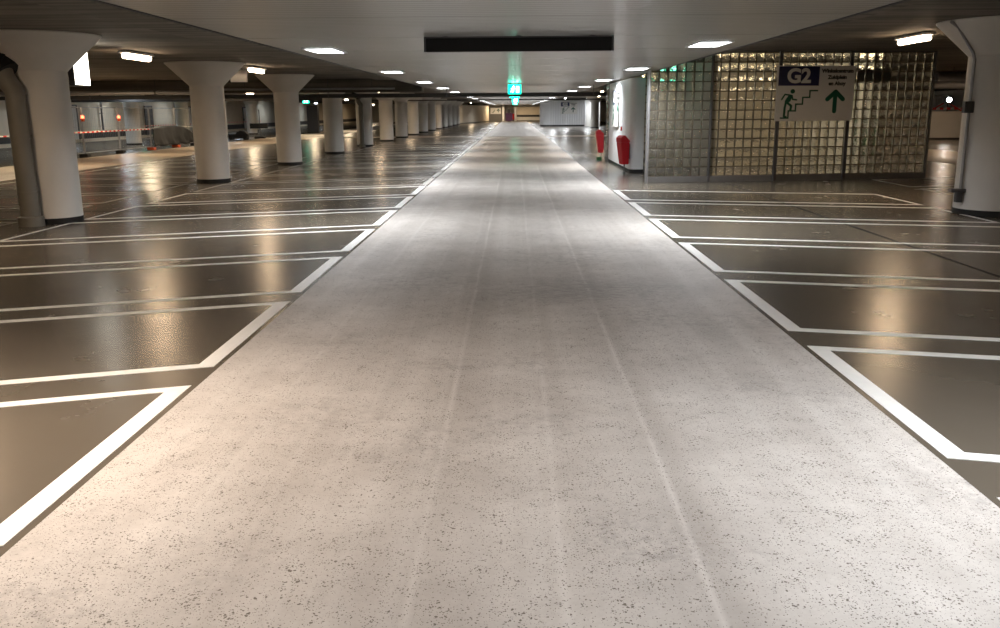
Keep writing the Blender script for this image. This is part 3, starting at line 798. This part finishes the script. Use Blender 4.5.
# trestle with a dark board, and the low heap beside it
t = thing('barrier_board', 'dark barrier board on a post between second and third left columns', 'barrier', (-17.1, 60.2, 0))
b = B(); box(b, -.65, .55, -.03, .03, .66, 1.0, .006); obj('board', b, 'tarp', t)
b = B(); tube(b, [(0, .05, .1), (0, .05, 1.9)], .03, 10); obj('post', b, 'steel_dark', t)
b = B(); box(b, -.35, .35, -.2, .2, 0, .13, .02); obj('foot', b, 'black_rubber', t)
t = thing('trolley', 'low dark trolley on the floor between second and third left columns', 'trolley', (-17.9, 58.0, 0))
b = B(); box(b, -.6, .7, -.3, .3, .28, .36, .01); box(b, -.55, .65, -.19, .19, .08, .28, .01); obj('deck', b, 'tarp', t)
b = B(); prism(b, [(-.1, .361), (.65, .361), (.5, .52), (.2, .60), (0, .50)], -.25, .25); obj('load', b, 'tarp', t)
for sx0 in (-.45, .5):
    for sy0 in (-.25, .25):
        b = B(); tube(b, [(sx0, sy0 - .03, .135), (sx0, sy0 + .03, .135)], .134, 18); box(b, sx0 - .03, sx0 + .03, sy0 - .035, sy0 + .035, .14, .28); obj('wheel', b, 'black_rubber', t)
# doors and cupboards against the far left wall
for i, (y, w, m, lab) in enumerate([(52.3, 2.0, 'white_metal', 'white double door in the far left wall behind the fence'), (64.5, 1.2, 'door_dark', 'dark door in the far left wall'),
                                    (72.0, 1.6, 'white_metal', 'pale door in far left wall seen past the second column'), (88, 2.6, 'white_metal', 'pale door in far left wall seen past the third column')]):
    b = B(); box(b, WL + .041, WL + .09, y, y + w, .63 if False else .0, 2.15, .01); o = struct('door_%d' % (i + 1), b, m)
    h = B(); box(h, WL + .09, WL + .14, y + .12, y + .16, .95, 1.15, .005); hh = obj('door_handle', h, 'steel_dark', o)
    f = B(); box(f, WL + .041, WL + .12, y - .09, y, 0, 2.24, .005); box(f, WL + .041, WL + .12, y + w, y + w + .09, 0, 2.24, .005); box(f, WL + .041, WL + .12, y, y + w, 2.151, 2.24, .005)
    obj('door_frame', f, 'steel_dark', o)
for i, y in enumerate([48.5, 57.4, 62.8, 70, 77.5]):
    t = thing('wall_pipe', 'thin dark vertical pipe on the far left wall, %s from near end' % ordinal(i), 'pipe', (WL + .13, y, 0), 0, 'vertical pipes on the far left wall')
    b = B(); tube(b, [(.06, 0, .2), (.06, 0, 2.89)], .06, 12); obj('pipe_run', b, 'steel_dark', t, True)
    b = B(); box(b, -.07, .13, -.08, .08, 1.7, 1.76, .005); obj('pipe_clamp', b, 'steel_dark', t)
# dark pillar cabinet seen between third and fourth left columns
t = thing('steel_cabinet', 'tall dark blue grey cabinet between third and fourth left columns', 'cabinet', (-16.9, 75.6, 0))
b = B(); box(b, -.45, .45, -.3, .3, .08, 2.25, .01); obj('cabinet_body', b, 'door_dark', t)
b = B(); box(b, -.42, .42, -.32, -.301, .12, 2.2, .005); obj('door', b, 'door_dark', t)
b = B(); box(b, -.48, .48, -.33, .33, 0, .08, .005); obj('plinth', b, 'black_rubber', t)

# ------------------------------------------------------------------ right background
b = B(); box(b, 17.8, WR, 49.8, 50.1, 0, 1.52, .01); struct('wall_parapet', b, 'white_wall')
b = B(); box(b, 17.8, WR, 49.76, 49.80, 0, .10); struct('baseboard_right', b, 'beam_dark')
t = thing('work_light', 'small bright work light above the low wall right of the screen', 'lamp', (25.0, 52.5, 0))
b = B(); tube(b, [(0, -.12, 2.15), (0, -.05, 2.15)], .13, 20); obj('lens', b, 'spot_white', t, True)
b = B(); tube(b, [(0, -.04, 2.15), (0, .12, 2.15)], .15, 20); obj('lamp_head', b, 'steel_dark', t, True)
b = B(); tube(b, [(0, .05, 0), (0, .05, 2.05)], .03, 10); box(b, -.3, .3, -.2, .25, 0, .05, .01); obj('stand', b, 'steel_dark', t)
t = thing('mesh_gate', 'white lit grid behind the low wall right of the screen', 'grid', (24.0, 53.2, 0))
b = B()
for i in range(9): tube(b, [(i * .14, 0, 0), (i * .14, 0, 2.4)], .018, 6)
for j in range(6): tube(b, [(0, 0, .4 + j * .38), (1.12, 0, .4 + j * .38)], .018, 6)
obj('grid_bars', b, 'white_metal', t)
b = B(); tube(b, [(-.06, 0, 0), (-.06, 0, 2.45), (1.2, 0, 2.45), (1.2, 0, 0)], .03, 8); obj('frame', b, 'white_metal', t)
t = thing('safety_barrier', 'red and white barrier rail behind the low wall at right', 'barrier', (24.3, 51.2, 0))
b = B(); box(b, -1.2, 1.6, -.03, .03, 1.60, 1.72, .005); obj('rail', b, 'tape', t)
b = B(); stroke(b, [(-1.0, 1.50), (-.2, 1.95)], .06, -.05, -.03); stroke(b, [(.1, 1.95), (.9, 1.50)], .06, -.05, -.03); obj('brace', b, 'red_paint', t)
for x in (-1.0, 1.3):
    b = B(); box(b, x - .03, x + .03, -.03, .03, 0, 1.6); box(b, x - .2, x + .2, -.2, .2, 0, .06, .01); obj('post', b, 'steel_dark', t)

# ------------------------------------------------------------------ far ribbed wall and the end of the lane
t = thing('ribbed_partition', 'bright white ribbed cladding wall with rounded end, far right of the lane', 'wall panel', (0, 99.5, 0))
b = B(); pts = []
for k in range(9):
    a = k / 8 * PI / 2; pts.append((2.86 + .9 - .9 * math.cos(a), .9 - .9 * math.sin(a)))
x = 3.76; poly = pts[:]
while x < 7.7:
    poly += [(x, 0), (x + .18, 0), (x + .20, .05), (x + .24, .05)]; x += .26
poly += [(7.8, 0), (7.8, 1.2), (2.86, 1.2)]
flat(b, poly, .16, 2.80); obj('cladding', b, 'ribbed', t, False)
b = B(); flat(b, [(2.90, 1.2)] + [(px + .04, py + .02) for px, py in pts] + [(7.78, .06), (7.78, 1.2)], 0, .16); obj('base_band', b, 'black_rubber', t)
b = B(); box(b, 2.86, 7.9, -.02, 1.2, 2.801, SR, .005); obj('top_rail', b, 'steel_dark', t)
way_sign((5.12, 99.483, 1.33), 0, 'G2 sign on the distant white ribbed cladding wall')
b = B(); box(b, 7.85, 9.6, 101.2, 101.4, 0, SR); struct('wall_recess', b, 'white_wall')

# cream walls at left far end
b = B()
poly = [(-8.9, 124), (-8.7, 123.8), (-8.0, 123.8), (-3.9, 148), (-4.0, 149), (-8.9, 149)]
flat(b, [(-12.5, 124), (-7.9, 124), (-7.2, 126), (-4.1, 147.5), (-12.5, 147.5)], .12, 2.55); struct('wall_far', b, 'cream_wall')
b = B(); flat(b, [(-12.5, 124.05), (-7.92, 124.05), (-7.24, 126), (-4.16, 147.5), (-12.5, 147.5)], 0, .12); struct('baseboard_far', b, 'beam_dark')
b = B(); box(b, -7.6, -1.9, 149.2, 149.5, 0, 2.9); struct('wall_end', b, 'sill_concrete')
t = thing('wall_sign', 'pale sign with dark pictograms on the end wall left of the lane', 'sign', (-3.9, 149.1, 1.22))
b = B(); box(b, 0, 1.75, 0, .06, 0, 1.0, .01); obj('sign_board', b, 'sign_white', t)
b = B(); stroke(b, [(1.3, .3), (1.3, .75)], .11, -.012, -.001); stroke(b, [(1.1, .55), (1.3, .76)], .11, -.011, -.001); stroke(b, [(1.5, .55), (1.3, .76)], .11, -.0105, -.001)
stroke(b, [(.3, .25), (.5, .25), (.5, .45), (.7, .45), (.7, .65)], .06, -.01, -.001, False); obj('pictograms', b, 'sign_green', t)
for i, x in enumerate((-1.75, .22)):
    t = thing('portal_post', 'white portal post at the end of the lane, %s one' % ['left', 'right'][i], 'post', (x, 148, 0), 0, 'white posts at the end of the lane')
    b = B(); box(b, -.16, .16, -.15, .15, .05, 2.35, .02); obj('shaft', b, 'white_metal', t)
    b = B(); box(b, -.2, .2, -.19, .19, 0, .05, .01); obj('foot_plate', b, 'steel_dark', t)
t = thing('entry_machine', 'dark purple pay machine at the very end of the lane', 'machine', (-.8, 147.2, 0))
b = B(); box(b, -.55, .55, -.3, .3, .08, 1.35, .03); obj('case', b, 'machine_purple', t)
b = B(); box(b, -.3, .3, -.25, .25, 0, .08, .01); obj('plinth', b, 'black_rubber', t)
b = B(); box(b, -.25, .25, -.2, .15, 1.351, 2.0, .03); obj('screen_head', b, 'steel_dark', t)
t = thing('red_cabinet', 'small dark red cabinet beside the pay machine at the lane end', 'cabinet', (.0, 149, 0))
b = B(); box(b, -.32, .05, -.2, .2, .35, 1.25, .01); obj('case', b, 'red_paint', t)
b = B(); box(b, -.3, .0, -.15, .15, 0, .35, .01); obj('stand', b, 'steel_dark', t)
b = B(); box(b, .45, 4.4, 149.3, 149.6, 1.05, 2.35); struct('wall_end', b, 'cream_wall')
b = B(); box(b, .45, 4.4, 149.2, 149.6, .75, 1.049); struct('trim_3', b, 'beam_dark')
b = B(); box(b, .45, 4.4, 149.3, 149.6, .15, .749); struct('wall_end', b, 'white_wall')
b = B(); box(b, .45, 4.4, 149.2, 149.6, 0, .149); struct('trim_4', b, 'beam_dark')
for i, (x, y) in enumerate([(-20, 126), (-22, 141), (-5.8, 121.5), (2.4, 145.5), (-3.0, 146)]):  # unseen lamps added to brighten the end walls and far left
    dup(yard, (x, y, 2.79 if x < 0 else 2.92), 'added batten lamp at the far end of the lane, %s' % ['far left', 'furthest left', 'before the cream wall', 'over its right side', 'over its left side'][i])
